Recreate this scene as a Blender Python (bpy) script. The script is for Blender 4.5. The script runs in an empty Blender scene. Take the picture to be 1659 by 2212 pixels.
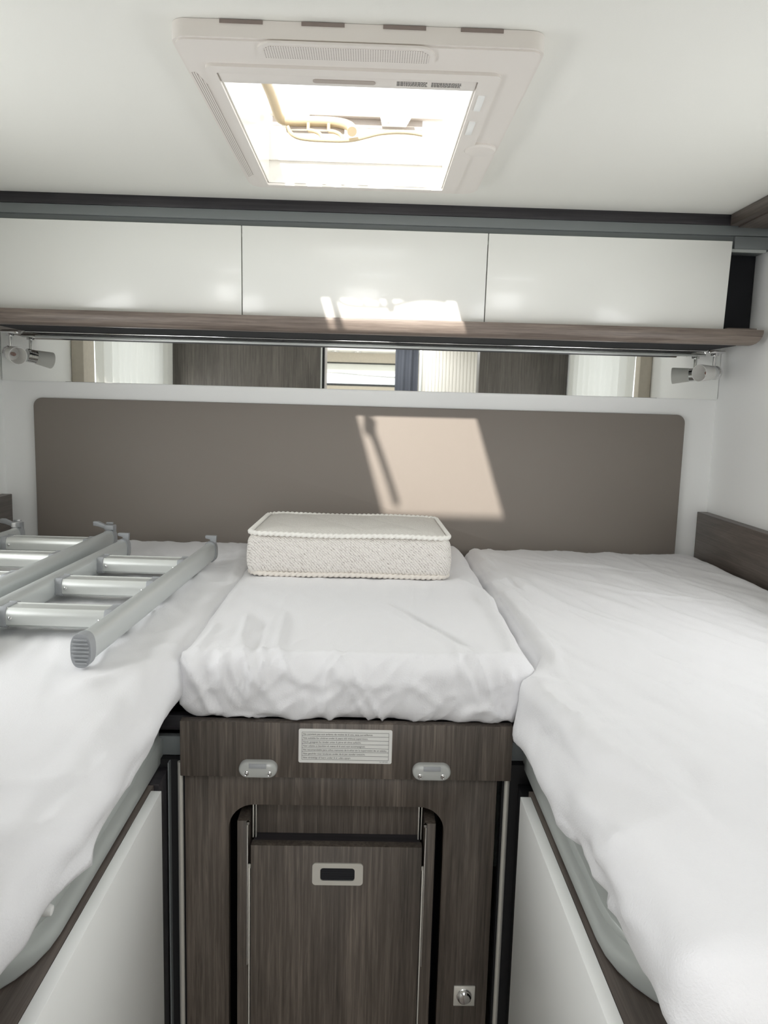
import bpy, bmesh, math
import numpy as np
from mathutils import Vector, Matrix, noise

sc = bpy.context.scene
COL = sc.collection
H = 1.45            # eye height above the floor; all tables below give z relative to the eye

# ---------------------------------------------------------------- camera
def ortho_axes():
    f, cx, cy = 1660.0, 829.5, 1106.0
    d = Vector((800 - cx, 878 - cy, f)).normalized()          # room depth axis seen by the camera
    xv = cx - .027 * 12140
    yv = cy - ((800 - cx) * (xv - cx) + f * f) / (878 - cy)
    dn = Vector((xv - cx, yv - cy, f)).normalized()
    r = dn.cross(d)
    return r, d, -dn
rx, ry, rz = ortho_axes()
cam = bpy.data.cameras.new('camera')
cam.sensor_fit = 'HORIZONTAL'; cam.sensor_width = 36.0
cam.lens = 36.0 * 1660 / 1659
cam.clip_start = .02
cam_o = bpy.data.objects.new('camera', cam); COL.objects.link(cam_o)
m = Matrix(((rx[0], -rx[1], -rx[2], 0), (ry[0], -ry[1], -ry[2], 0), (rz[0], -rz[1], -rz[2], H), (0, 0, 0, 1)))
cam_o.matrix_world = m
sc.camera = cam_o

# ---------------------------------------------------------------- light
SKY = 2.2
w = bpy.data.worlds.new('sky'); sc.world = w; w.use_nodes = True
bg = w.node_tree.nodes['Background']
bg.inputs[0].default_value = (.93, .97, 1, 1); bg.inputs[1].default_value = SKY
sun = bpy.data.lights.new('sun', 'SUN'); sun.energy = 10.0; sun.angle = math.radians(1.2); sun.color = (1, .945, .855)
sun_o = bpy.data.objects.new('sun', sun); COL.objects.link(sun_o)
sun_o.rotation_euler = Vector((.27, 1, -.84)).to_track_quat('-Z', 'Y').to_euler()
def area(name, loc, direction, sx, sy, power, color=(1, 1, 1)):
    l = bpy.data.lights.new(name, 'AREA'); l.shape = 'RECTANGLE'; l.size = sx; l.size_y = sy
    l.energy = power; l.color = color
    o = bpy.data.objects.new(name, l); COL.objects.link(o)
    o.location = (loc[0], loc[1], loc[2] + H)
    o.rotation_euler = Vector(direction).to_track_quat('-Z', 'Y').to_euler()
    return o
# added fill lamps behind the camera, one overhead and two at the sides
area('fill_overhead', (.12, -.28, .49), (0, .0, -1), .5, .5, 10, (.97, .98, 1))
area('fill_rear_left', (-1.04, -1.7, -.30), (1, .25, 0), 1.0, .5, 8, (.96, .98, 1))
area('fill_rear_right', (.99, -1.7, -.30), (-1, .25, 0), 1.0, .5, 8, (.96, .98, 1))
# added fill lamps inside the net curtains, boosting the side window daylight
area('bedroom_fill_left', (-.985, 1.08, -.07), (1, 0, .15), .95, .26, 4.4, (.98, .99, 1))
area('bedroom_fill_right', (.935, 1.16, -.07), (-1, 0, .15), .90, .26, 3.3, (.98, .99, 1))
# added low fill lamp at the far front end, brightening the aisle
area('fill_far_end_low', (.05, -2.9, -.46), (0, 1, 0), 1.5, .8, 28, (.98, .99, 1))
sc.view_settings.view_transform = 'Standard'
sc.view_settings.look = 'None'
sc.view_settings.gamma = 1.0
sc.view_settings.use_curve_mapping = False
sc.view_settings.exposure = 0.04
try:
    sc.cycles.max_bounces = 14; sc.cycles.diffuse_bounces = 8; sc.cycles.glossy_bounces = 6
    sc.cycles.transparent_max_bounces = 12; sc.cycles.transmission_bounces = 8
    sc.cycles.sample_clamp_indirect = 4.0
    sc.cycles.use_denoising = True
except Exception:
    pass

# ---------------------------------------------------------------- materials
def srgb(*c):
    return tuple(((x / 255) / 12.92 if x / 255 <= .04045 else ((x / 255 + .055) / 1.055) ** 2.4) for x in c) + (1,)
def new_mat(name):
    m = bpy.data.materials.new(name); m.use_nodes = True
    nt = m.node_tree; b = nt.nodes['Principled BSDF']
    return m, nt, b
def N(nt, t, **kw):
    n = nt.nodes.new(t)
    for k, v in kw.items(): setattr(n, k, v)
    return n
def L(nt, a, b): nt.links.new(a, b)
def plain(name, col, rough=.5, metal=0, bump=0, bscale=300, spec=.5, coat=0, var=0):
    m, nt, b = new_mat(name)
    b.inputs['Base Color'].default_value = col
    b.inputs['Roughness'].default_value = rough
    b.inputs['Metallic'].default_value = metal
    b.inputs['Specular IOR Level'].default_value = spec
    if coat: b.inputs['Coat Weight'].default_value = coat; b.inputs['Coat Roughness'].default_value = .05
    tc = N(nt, 'ShaderNodeTexCoord')
    nz = N(nt, 'ShaderNodeTexNoise'); nz.inputs['Scale'].default_value = bscale; nz.inputs['Detail'].default_value = 3
    L(nt, tc.outputs['Object'], nz.inputs['Vector'])
    if bump:
        bp = N(nt, 'ShaderNodeBump'); bp.inputs['Strength'].default_value = bump; bp.inputs['Distance'].default_value = .001
        L(nt, nz.outputs['Fac'], bp.inputs['Height']); L(nt, bp.outputs['Normal'], b.inputs['Normal'])
    if var:
        mx = N(nt, 'ShaderNodeMix', data_type='RGBA')
        mx.inputs['A'].default_value = tuple(c * (1 - var) for c in col[:3]) + (1,)
        mx.inputs['B'].default_value = tuple(min(1, c * (1 + var)) for c in col[:3]) + (1,)
        L(nt, nz.outputs['Fac'], mx.inputs['Factor']); L(nt, mx.outputs['Result'], b.inputs['Base Color'])
    return m
def wood(name, axis, dark, mid, light, rough=.42, plank=.13):
    """laminate with a long grain along `axis` and soft bands across it"""
    m, nt, b = new_mat(name)
    tc = N(nt, 'ShaderNodeTexCoord')
    def mapped(across, along):
        mp = N(nt, 'ShaderNodeMapping')
        mp.inputs['Scale'].default_value = tuple(along if a == axis else across for a in 'xyz')
        L(nt, tc.outputs['Object'], mp.inputs['Vector']); return mp
    a = N(nt, 'ShaderNodeTexNoise'); a.inputs['Scale'].default_value = 1; a.inputs['Detail'].default_value = 6; a.inputs['Roughness'].default_value = .6; a.inputs['Distortion'].default_value = .35
    L(nt, mapped(190, 5.0).outputs[0], a.inputs['Vector'])
    c = N(nt, 'ShaderNodeTexNoise'); c.inputs['Scale'].default_value = 1; c.inputs['Detail'].default_value = 3; c.inputs['Distortion'].default_value = .5
    L(nt, mapped(22, 2.2).outputs[0], c.inputs['Vector'])
    e = N(nt, 'ShaderNodeTexVoronoi'); e.inputs['Scale'].default_value = 1; e.inputs['Randomness'].default_value = .8
    L(nt, mapped(1 / plank, .9).outputs[0], e.inputs['Vector'])
    sep = N(nt, 'ShaderNodeSeparateColor'); L(nt, e.outputs['Color'], sep.inputs[0])
    f = N(nt, 'ShaderNodeTexNoise'); f.inputs['Scale'].default_value = 1; f.inputs['Detail'].default_value = 2
    L(nt, mapped(900, 30).outputs[0], f.inputs['Vector'])
    s1 = N(nt, 'ShaderNodeMath', operation='MULTIPLY'); s1.inputs[1].default_value = .50; L(nt, a.outputs['Fac'], s1.inputs[0])
    s2 = N(nt, 'ShaderNodeMath', operation='MULTIPLY_ADD'); s2.inputs[1].default_value = .28; L(nt, c.outputs['Fac'], s2.inputs[0]); L(nt, s1.outputs[0], s2.inputs[2])
    s3 = N(nt, 'ShaderNodeMath', operation='MULTIPLY_ADD'); s3.inputs[1].default_value = .08; L(nt, sep.outputs[0], s3.inputs[0]); L(nt, s2.outputs[0], s3.inputs[2])
    s4 = N(nt, 'ShaderNodeMath', operation='MULTIPLY_ADD'); s4.inputs[1].default_value = .16; L(nt, f.outputs['Fac'], s4.inputs[0]); L(nt, s3.outputs[0], s4.inputs[2])
    rp = N(nt, 'ShaderNodeValToRGB')
    el = rp.color_ramp.elements
    el[0].position = .36; el[0].color = dark; el[1].position = .66; el[1].color = light
    k = el.new(.50); k.color = mid
    L(nt, s4.outputs[0], rp.inputs[0]); L(nt, rp.outputs[0], b.inputs['Base Color'])
    b.inputs['Roughness'].default_value = rough
    bp = N(nt, 'ShaderNodeBump'); bp.inputs['Strength'].default_value = .25; bp.inputs['Distance'].default_value = .0006
    L(nt, s4.outputs[0], bp.inputs['Height']); L(nt, bp.outputs['Normal'], b.inputs['Normal'])
    return m
WD, WM, WL = srgb(56, 50, 45), srgb(84, 76, 69), srgb(120, 110, 101)
M = {}
M['wood_x'] = wood('wood_grain_across', 'x', srgb(92, 81, 74), srgb(124, 112, 104), srgb(154, 142, 133))
M['wood_x_dark'] = wood('dark_wood_grain_across', 'x', srgb(30, 29, 33), srgb(43, 41, 45), srgb(60, 57, 60))
M['wood_y'] = wood('wood_grain_lengthwise', 'y', srgb(70, 62, 57), srgb(94, 85, 79), srgb(118, 108, 101))
M['wood_z'] = wood('wood_grain_upright', 'z', WD, WM, WL)
M['wood_wardrobe'] = wood('wardrobe_wood_upright', 'z', srgb(66, 62, 59), srgb(92, 87, 82), srgb(120, 114, 108))
M['wall'] = plain('white_wall_laminate', srgb(248, 249, 248), .42, bump=.05, bscale=500)
M['ceiling'] = plain('off_white_ceiling_vinyl', srgb(235, 235, 229), .7, bump=.15, bscale=700)
M['gloss'] = plain('glossy_white_laminate', srgb(246, 247, 243), .2, coat=.15)
M['panel'] = plain('satin_white_laminate', srgb(247, 248, 246), .3)
M['grey'] = plain('grey_painted_metal', srgb(122, 127, 128), .45, .1)
M['dark_grey'] = plain('dark_grey_profile', srgb(58, 62, 64), .5, .2)
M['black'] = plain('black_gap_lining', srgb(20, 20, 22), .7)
M['floor'] = wood('floor_vinyl_planks', 'y', srgb(84, 74, 66), srgb(120, 108, 98), srgb(150, 138, 126))
M['chrome'] = plain('polished_chrome', srgb(222, 222, 222), .08, 1)
M['steel'] = plain('brushed_steel', srgb(214, 212, 204), .36, .45, bump=.05, bscale=900)
M['alu'] = plain('brushed_aluminium', srgb(214, 217, 214), .36, .45, bump=.04, bscale=600)
M['alu_rail'] = plain('matt_aluminium_rail', srgb(204, 208, 207), .34, .3, bump=.04, bscale=600)
M['plastic_grey'] = plain('grey_moulded_plastic', srgb(158, 161, 164), .4)
M['plastic_hook'] = plain('pale_grey_plastic', srgb(176, 178, 175), .22)
M['hatch'] = plain('warm_white_plastic', srgb(230, 225, 219), .4)
M['hatch_in'] = plain('glossy_white_plastic_lining', srgb(240, 238, 232), .2)
M['cream'] = plain('cream_plastic_handle', srgb(204, 186, 154), .35)
M['bar'] = plain('grey_beige_plastic', srgb(178, 168, 160), .5)
M['slot'] = plain('brown_shadow_gap', srgb(140, 128, 122), .8)
M['print'] = plain('grey_print', srgb(120, 118, 114), .8)
M['ink'] = plain('dark_grey_ink', srgb(70, 70, 70), .8)
M['label'] = plain('white_sticker', srgb(222, 222, 218), .35)
M['mirror'] = plain('silvered_mirror', (.93, .94, .92, 1), .015, 1)
M['frame_grey'] = plain('bed_frame_grey', srgb(186, 191, 188), .36, .2)
M['dark_cloth'] = plain('charcoal_curtain_cloth', srgb(74, 77, 84), .9, bump=.3)
M['beige'] = plain('beige_soft_panel', srgb(214, 206, 192), .8, bump=.2, bscale=60, var=.08)
M['white_fabric'] = plain('pale_pleated_blind', srgb(226, 222, 212), .8)
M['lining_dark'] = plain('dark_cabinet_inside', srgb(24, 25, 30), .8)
M['bulb'] = plain('halogen_capsule', srgb(150, 120, 112), .2)

# taupe leatherette
m, nt, b = new_mat('taupe_leatherette')
b.inputs['Base Color'].default_value = srgb(134, 126, 119); b.inputs['Roughness'].default_value = .55
tc = N(nt, 'ShaderNodeTexCoord'); v = N(nt, 'ShaderNodeTexVoronoi'); v.inputs['Scale'].default_value = 900
L(nt, tc.outputs['Object'], v.inputs['Vector'])
bp = N(nt, 'ShaderNodeBump'); bp.inputs['Strength'].default_value = .12; bp.inputs['Distance'].default_value = .0005
L(nt, v.outputs['Distance'], bp.inputs['Height']); L(nt, bp.outputs['Normal'], b.inputs['Normal'])
M['taupe'] = m
# white terry sheet
m, nt, b = new_mat('white_terry_sheet')
b.inputs['Base Color'].default_value = srgb(230, 230, 232); b.inputs['Roughness'].default_value = .95
b.inputs['Specular IOR Level'].default_value = .15
b.inputs['Sheen Weight'].default_value = .25; b.inputs['Sheen Roughness'].default_value = .5
tc = N(nt, 'ShaderNodeTexCoord')
n1 = N(nt, 'ShaderNodeTexNoise'); n1.inputs['Scale'].default_value = 420; n1.inputs['Detail'].default_value = 3
n2 = N(nt, 'ShaderNodeTexNoise'); n2.inputs['Scale'].default_value = 45; n2.inputs['Detail'].default_value = 4
L(nt, tc.outputs['Object'], n1.inputs['Vector']); L(nt, tc.outputs['Object'], n2.inputs['Vector'])
ad = N(nt, 'ShaderNodeMath', operation='MULTIPLY_ADD'); ad.inputs[1].default_value = .7
L(nt, n2.outputs['Fac'], ad.inputs[0]); L(nt, n1.outputs['Fac'], ad.inputs[2])
bp = N(nt, 'ShaderNodeBump'); bp.inputs['Strength'].default_value = .35; bp.inputs['Distance'].default_value = .0016
L(nt, ad.outputs[0], bp.inputs['Height']); L(nt, bp.outputs['Normal'], b.inputs['Normal'])
M['sheet'] = m
# knitted ticking: broken diagonal twill
def ticking(name, c0, c1, quilt=False):
    m, nt, b = new_mat(name)
    b.inputs['Roughness'].default_value = .95; b.inputs['Specular IOR Level'].default_value = .1
    tc = N(nt, 'ShaderNodeTexCoord')
    nz = N(nt, 'ShaderNodeTexNoise'); nz.inputs['Scale'].default_value = 130; nz.inputs['Detail'].default_value = 3
    L(nt, tc.outputs['Object'], nz.inputs['Vector'])
    wv = N(nt, 'ShaderNodeTexWave', wave_type='BANDS', bands_direction='DIAGONAL')
    wv.inputs['Scale'].default_value = 85; wv.inputs['Distortion'].default_value = 4.5; wv.inputs['Detail'].default_value = 2; wv.inputs['Detail Scale'].default_value = 2.2
    L(nt, tc.outputs['Object'], wv.inputs['Vector'])
    mm = N(nt, 'ShaderNodeMath', operation='MULTIPLY_ADD'); mm.inputs[1].default_value = 1.0
    L(nt, nz.outputs['Fac'], mm.inputs[0]); L(nt, wv.outputs['Fac'], mm.inputs[2])
    rp = N(nt, 'ShaderNodeValToRGB'); rp.color_ramp.elements[0].position = .35; rp.color_ramp.elements[0].color = c0
    rp.color_ramp.elements[1].position = .8; rp.color_ramp.elements[1].color = c1
    L(nt, mm.outputs[0], rp.inputs[0]); L(nt, rp.outputs[0], b.inputs['Base Color'])
    bp = N(nt, 'ShaderNodeBump'); bp.inputs['Strength'].default_value = .6 if not quilt else .3; bp.inputs['Distance'].default_value = .0015
    L(nt, mm.outputs[0], bp.inputs['Height']); L(nt, bp.outputs['Normal'], b.inputs['Normal'])
    return m
M['tick_side'] = ticking('knitted_mattress_border', srgb(178, 171, 165), srgb(232, 228, 223))
M['tick_top'] = ticking('knitted_mattress_top', srgb(214, 210, 203), srgb(232, 229, 223), True)
M['cord'] = plain('white_cord', srgb(240, 238, 232), .9)
M['cord_grey'] = plain('pale_cord_with_grey', srgb(226, 220, 212), .9)
# translucent things
def thin(name, col, transp, transl, gloss=0.05, rough=.1):
    m = bpy.data.materials.new(name); m.use_nodes = True; nt = m.node_tree
    nt.nodes.remove(nt.nodes['Principled BSDF']); out = nt.nodes['Material Output']
    t = N(nt, 'ShaderNodeBsdfTransparent'); t.inputs[0].default_value = (1, 1, 1, 1)
    tl = N(nt, 'ShaderNodeBsdfTranslucent'); tl.inputs[0].default_value = col
    df = N(nt, 'ShaderNodeBsdfDiffuse'); df.inputs[0].default_value = col
    m1 = N(nt, 'ShaderNodeMixShader'); m1.inputs[0].default_value = transl; L(nt, df.outputs[0], m1.inputs[1]); L(nt, tl.outputs[0], m1.inputs[2])
    m2 = N(nt, 'ShaderNodeMixShader'); m2.inputs[0].default_value = transp; L(nt, m1.outputs[0], m2.inputs[1]); L(nt, t.outputs[0], m2.inputs[2])
    g = N(nt, 'ShaderNodeBsdfGlossy'); g.inputs['Roughness'].default_value = rough
    m3 = N(nt, 'ShaderNodeMixShader'); m3.inputs[0].default_value = gloss; L(nt, m2.outputs[0], m3.inputs[1]); L(nt, g.outputs[0], m3.inputs[2])
    L(nt, m3.outputs[0], out.inputs[0]); return m
M['dome'] = thin('clear_acrylic_dome', (.95, .95, .93, 1), .8, .6, .04, .05)
M['net'] = thin('net_curtain_cloth', (.90, .90, .86, 1), .02, .24, 0.0, .5)
M['pane'] = thin('window_acrylic', (.95, .97, .97, 1), .92, .5, .06, .03)
M['frosted'] = thin('frosted_glass', (.97, .97, .95, 1), .0, .30, .04, .3)
# perforated grille and slotted grille, as patterns of the moulded plastic
def perforated(name, kind):
    m, nt, b = new_mat(name); b.inputs['Roughness'].default_value = .45
    tc = N(nt, 'ShaderNodeTexCoord'); sp = N(nt, 'ShaderNodeSeparateXYZ'); L(nt, tc.outputs['Object'], sp.inputs[0])
    def cell(o, p):
        d = N(nt, 'ShaderNodeMath', operation='DIVIDE'); d.inputs[1].default_value = p; L(nt, o, d.inputs[0])
        f = N(nt, 'ShaderNodeMath', operation='FRACT'); L(nt, d.outputs[0], f.inputs[0])
        s = N(nt, 'ShaderNodeMath', operation='SUBTRACT'); s.inputs[1].default_value = .5; L(nt, f.outputs[0], s.inputs[0])
        q = N(nt, 'ShaderNodeMath', operation='MULTIPLY'); L(nt, s.outputs[0], q.inputs[0]); L(nt, s.outputs[0], q.inputs[1]); return q
    qx = cell(sp.outputs[0], .0034)
    if kind == 'holes':
        qy = cell(sp.outputs[1], .0042)
        sm = N(nt, 'ShaderNodeMath', operation='ADD'); L(nt, qx.outputs[0], sm.inputs[0]); L(nt, qy.outputs[0], sm.inputs[1]); o = sm; th = .075
    else:
        o = qx; th = .03
    lt = N(nt, 'ShaderNodeMath', operation='LESS_THAN'); lt.inputs[1].default_value = th; L(nt, o.outputs[0], lt.inputs[0])
    mx = N(nt, 'ShaderNodeMix', data_type='RGBA'); mx.inputs['A'].default_value = srgb(230, 225, 219); mx.inputs['B'].default_value = srgb(150, 140, 134)
    L(nt, lt.outputs[0], mx.inputs['Factor']); L(nt, mx.outputs['Result'], b.inputs['Base Color']); return m
M['holes'] = perforated('perforated_plastic', 'holes')
M['slots'] = perforated('slotted_plastic', 'slots')

# ---------------------------------------------------------------- mesh helpers
def origin_of(p): return Vector(p)
ROOTS = {}
class G:
    """collects shapes, given in eye-relative room coordinates"""
    def __init__(s): s.bm = bmesh.new()
    def box(s, x0, x1, y0, y1, z0, z1, bev=0, seg=2):
        t = bmesh.new(); bmesh.ops.create_cube(t, size=1)
        for v in t.verts:
            v.co = Vector(((x0 + x1) / 2 + v.co.x * (x1 - x0), (y0 + y1) / 2 + v.co.y * (y1 - y0), (z0 + z1) / 2 + v.co.z * (z1 - z0)))
        if bev: bmesh.ops.bevel(t, geom=t.edges[:], offset=bev, segments=seg, profile=.5, affect='EDGES')
        return s.add(t)
    def add(s, t, mat=None):
        if mat is not None: t.transform(mat)
        me = bpy.data.meshes.new('t'); t.to_mesh(me); t.free(); s.bm.from_mesh(me); bpy.data.meshes.remove(me); return s
    def poly(s, pts, vec, bev=0):
        """extrude a planar outline (3D points) along vec"""
        t = bmesh.new(); vs = [t.verts.new(p) for p in pts]; f = t.faces.new(vs)
        r = bmesh.ops.extrude_face_region(t, geom=[f])
        bmesh.ops.translate(t, verts=[g for g in r['geom'] if isinstance(g, bmesh.types.BMVert)], vec=vec)
        bmesh.ops.recalc_face_normals(t, faces=t.faces[:])
        if bev:
            es = [e for e in t.edges if len(e.link_faces) == 2 and e.calc_face_angle(0) > .6]
            bmesh.ops.bevel(t, geom=es, offset=bev, segments=2, profile=.5, affect='EDGES')
        return s.add(t)
    def ring(s, outer, inner, vec):
        """extruded frame between two outlines with the same number of points"""
        t = bmesh.new(); n = len(outer); vec = Vector(vec)
        a = [t.verts.new(p) for p in outer]; b_ = [t.verts.new(p) for p in inner]
        c = [t.verts.new(Vector(p) + vec) for p in outer]; d = [t.verts.new(Vector(p) + vec) for p in inner]
        for i in range(n):
            j = (i + 1) % n
            t.faces.new((a[i], a[j], b_[j], b_[i])); t.faces.new((c[j], c[i], d[i], d[j]))
            t.faces.new((a[j], a[i], c[i], c[j])); t.faces.new((b_[i], b_[j], d[j], d[i]))
        bmesh.ops.recalc_face_normals(t, faces=t.faces[:]); return s.add(t)
    def lathe(s, p, axis, prof, seg=32):
        """prof: (distance along axis, radius) from point p"""
        t = bmesh.new(); ax = Vector(axis).normalized(); q = ax.to_track_quat('Z', 'Y').to_matrix()
        rings = []
        for h, r in prof:
            if r < 1e-6: rings.append([t.verts.new(Vector(p) + ax * h)])
            else: rings.append([t.verts.new(Vector(p) + q @ Vector((r * math.cos(2 * math.pi * k / seg), r * math.sin(2 * math.pi * k / seg), h))) for k in range(seg)])
        for A, B in zip(rings, rings[1:]):
            for k in range(seg):
                l = (k + 1) % seg
                if len(A) == 1 and len(B) == 1: continue
                if len(A) == 1: t.faces.new((A[0], B[k], B[l]))
                elif len(B) == 1: t.faces.new((A[k], A[l], B[0]))
                else: t.faces.new((A[k], A[l], B[l], B[k]))
        bmesh.ops.recalc_face_normals(t, faces=t.faces[:]); return s.add(t)
    def cyl(s, a, b_, r, seg=24):
        a = Vector(a); b_ = Vector(b_); l = (b_ - a).length
        return s.lathe(a, b_ - a, [(0, 0), (0, r), (l, r), (l, 0)], seg)
    def tube(s, pts, r, seg=12, smooth=0, flat=1.0, closed=False, up=(0, 0, 1)):
        pts = [Vector(p) for p in pts]
        for _ in range(smooth):
            q = [] if closed else [pts[0]]
            n = len(pts)
            for i in range(n if closed else n - 1):
                A, B = pts[i], pts[(i + 1) % n]
                q += [A * .75 + B * .25, A * .25 + B * .75]
            if not closed: q.append(pts[-1])
            pts = q
        t = bmesh.new(); rings = []; n = len(pts)
        rr = r if callable(r) else (lambda u: r)
        for i, p in enumerate(pts):
            tg = (pts[(i + 1) % n] - pts[i - 1]) if closed else (pts[min(i + 1, n - 1)] - pts[max(i - 1, 0)])
            tg.normalize(); sd = tg.cross(Vector(up))
            if sd.length < 1e-4: sd = tg.cross(Vector((1, 0, 0)))
            sd.normalize(); uu = sd.cross(tg); R_ = rr(i / max(1, n - 1))
            rings.append([t.verts.new(p + sd * R_ * math.cos(2 * math.pi * k / seg) + uu * R_ * flat * math.sin(2 * math.pi * k / seg)) for k in range(seg)])
        for i in range(n if closed else n - 1):
            A, B = rings[i], rings[(i + 1) % n]
            for k in range(seg): t.faces.new((A[k], A[(k + 1) % seg], B[(k + 1) % seg], B[k]))
        if not closed: t.faces.new(rings[0][::-1]); t.faces.new(rings[-1])
        bmesh.ops.recalc_face_normals(t, faces=t.faces[:]); return s.add(t)
    def sweep(s, prof, pts, up=(0, 0, 1)):
        """prof: list of (side, up) offsets carried along pts"""
        pts = [Vector(p) for p in pts]; t = bmesh.new(); rings = []; n = len(pts)
        for i, p in enumerate(pts):
            tg = (pts[min(i + 1, n - 1)] - pts[max(i - 1, 0)]).normalized(); sd = tg.cross(Vector(up)).normalized(); uu = sd.cross(tg)
            rings.append([t.verts.new(p + sd * a + uu * b_) for a, b_ in prof])
        k_ = len(prof)
        for A, B in zip(rings, rings[1:]):
            for k in range(k_): t.faces.new((A[k], A[(k + 1) % k_], B[(k + 1) % k_], B[k]))
        t.faces.new(rings[0][::-1]); t.faces.new(rings[-1])
        bmesh.ops.recalc_face_normals(t, faces=t.faces[:]); return s.add(t)
    def np(s, V, F):
        t = bmesh.new(); vs = [t.verts.new(tuple(p)) for p in V]
        for f in F: t.faces.new([vs[i] for i in f])
        bmesh.ops.recalc_face_normals(t, faces=t.faces[:]); return s.add(t)
def rrect(x0, x1, z0, z1, r, n=6, y=0, plane='xz'):
    pts = []
    r = r if isinstance(r, (tuple, list)) else (r,) * 4
    for (cx, cz, a0, q) in ((x1 - r[0], z1 - r[0], 0, r[0]), (x0 + r[1], z1 - r[1], 90, r[1]), (x0 + r[2], z0 + r[2], 180, r[2]), (x1 - r[3], z0 + r[3], 270, r[3])):
        for k in range(n + 1):
            a = math.radians(a0 + 90 * k / n); pts.append((cx + q * math.cos(a), cz + q * math.sin(a)))
    if plane == 'xz': return [(a, y, b_) for a, b_ in pts]
    if plane == 'xy': return [(a, b_, y) for a, b_ in pts]
    return [(y, a, b_) for a, b_ in pts]
def obj(name, g, mat, parent=None, smooth=True, angle=35, base=None):
    bm = g.bm
    me = bpy.data.meshes.new(name)
    if parent is None:
        if base is None:
            xs = [v.co.x for v in bm.verts]; ys = [v.co.y for v in bm.verts]; zs = [v.co.z for v in bm.verts]
            base = ((min(xs) + max(xs)) / 2, (min(ys) + max(ys)) / 2, min(zs))
        off = Vector(base); ROOTS[name] = off
    else:
        off = Vector(parent['_o']) if '_o' in parent else Vector((0, 0, 0))
    for v in bm.verts: v.co -= off
    bmesh.ops.remove_doubles(bm, verts=bm.verts[:], dist=1e-6)
    bm.to_mesh(me); bm.free()
    o = bpy.data.objects.new(name, me); COL.objects.link(o)
    me.materials.append(mat if not isinstance(mat, str) else M[mat])
    if smooth:
        me.polygons.foreach_set('use_smooth', [True] * len(me.polygons))
        try: me.set_sharp_from_angle(angle=math.radians(angle))
        except Exception: pass
    if parent is None:
        o.location = off + Vector((0, 0, H)); o['_o'] = tuple(off)
    else:
        o.parent = parent; o['_o'] = tuple(off)
    return o
def thing(name, label, cat, base, group=None):
    o = bpy.data.objects.new(name, None); COL.objects.link(o); o.empty_display_size = .05
    o.location = Vector(base) + Vector((0, 0, H)); o['_o'] = tuple(base)
    o['label'] = label; o['category'] = cat
    if group: o['group'] = group
    return o
def tag(o, label, cat, group=None, kind=None):
    o['label'] = label; o['category'] = cat
    if group: o['group'] = group
    if kind: o['kind'] = kind
    return o
def struct(name, g, mat, label=None):
    o = obj(name, g, mat); o['kind'] = 'structure'
    if label: o['label'] = label; o['category'] = name.split('_')[0]
    return o

# ================================================================ room shell
XL, XR, YB, YF, ZF, ZC = -1.07, 1.022, 2.28, -3.05, -1.45, .51
struct('floor', G().box(XL - .05, XR + .05, YF - .05, YB + .05, ZF - .05, ZF), 'floor', 'wood-look vinyl floor of the motorhome')
# ceiling with the cut-out for the hatch
hx0, hx1, hy0, hy1 = -.24, .15, 1.205, 1.795
g = G(); g.ring([(XL - .05, YF - .05, ZC), (XR + .05, YF - .05, ZC), (XR + .05, YB + .05, ZC), (XL - .05, YB + .05, ZC)],
                [(hx0, hy0, ZC), (hx1, hy0, ZC), (hx1, hy1, ZC), (hx0, hy1, ZC)], (0, 0, .065))
struct('ceiling', g, 'ceiling', 'off-white smooth ceiling around the roof hatch')
struct('wall_back', G().box(XL - .05, XR + .05, YB, YB + .05, ZF, ZC), 'wall', 'white rear wall behind the headboard')
def side_wall(name, x, sgn, holes, label):
    """wall slab with rectangular window openings given as (y0, y1, z0, z1), ordered in y"""
    g = G(); xa, xb = (x - .05, x) if sgn < 0 else (x, x + .05); y = YF
    for (y0, y1, z0, z1) in holes:
        g.box(xa, xb, y, y0, ZF, ZC); g.box(xa, xb, y0, y1, ZF, z0); g.box(xa, xb, y0, y1, z1, ZC); y = y1
    g.box(xa, xb, y, YB, ZF, ZC)
    struct(name, g, 'wall', label)
WINL = (.66, 1.50, -.16, .36); WINR = (.78, 1.54, -.16, .36)
side_wall('wall_left', XL, -1, [WINL], 'white side wall at the left edge')
side_wall('wall_right', XR, 1, [WINR], 'white side wall beside the right bed')
g = G(); wx0, wx1, wz0, wz1 = -.62, .30, .205, .405
g.box(XL, wx0, YF - .05, YF, ZF, ZC); g.box(wx1, XR, YF - .05, YF, ZF, ZC); g.box(wx0, wx1, YF - .05, YF, ZF, wz0); g.box(wx0, wx1, YF - .05, YF, wz1, ZC)
struct('wall_front', g, 'beige', 'beige front bulkhead seen in the mirror')
def window_yz(name, x, w_, label):
    y0, y1, z0, z1 = w_
    r = struct(name, G().ring(rrect(y0 - .02, y1 + .02, z0 - .02, z1 + .02, .06, y=x, plane='yz'), rrect(y0 + .03, y1 - .03, z0 + .03, z1 - .03, .05, y=x, plane='yz'), (.02 if x > 0 else -.02, 0, 0)), 'dark_grey', label)
    xx = x + (.012 if x > 0 else -.012)
    obj('pane', G().box(xx - .002, xx + .002, y0 + .02, y1 - .02, z0 + .02, z1 - .02), 'pane', r)
window_yz('window_1', XL - .015, WINL, 'bedroom window behind the left net curtain')
window_yz('window_2', XR + .015, WINR, 'bedroom window behind the right net curtain')
r = struct('window_3', G().ring(rrect(wx0 - .012, wx1 + .012, wz0 - .012, wz1 + .012, .04, y=YF + .002), rrect(wx0 + .012, wx1 - .012, wz0 + .010, wz1 - .010, .035, y=YF + .002), (0, -.03, 0)), 'dark_grey', 'far wide window seen reflected in the mirror')
obj('pane', G().box(wx0 + .005, wx1 - .005, YF - .03, YF - .025, wz0 + .005, wz1 - .005), 'pane', r)
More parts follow.
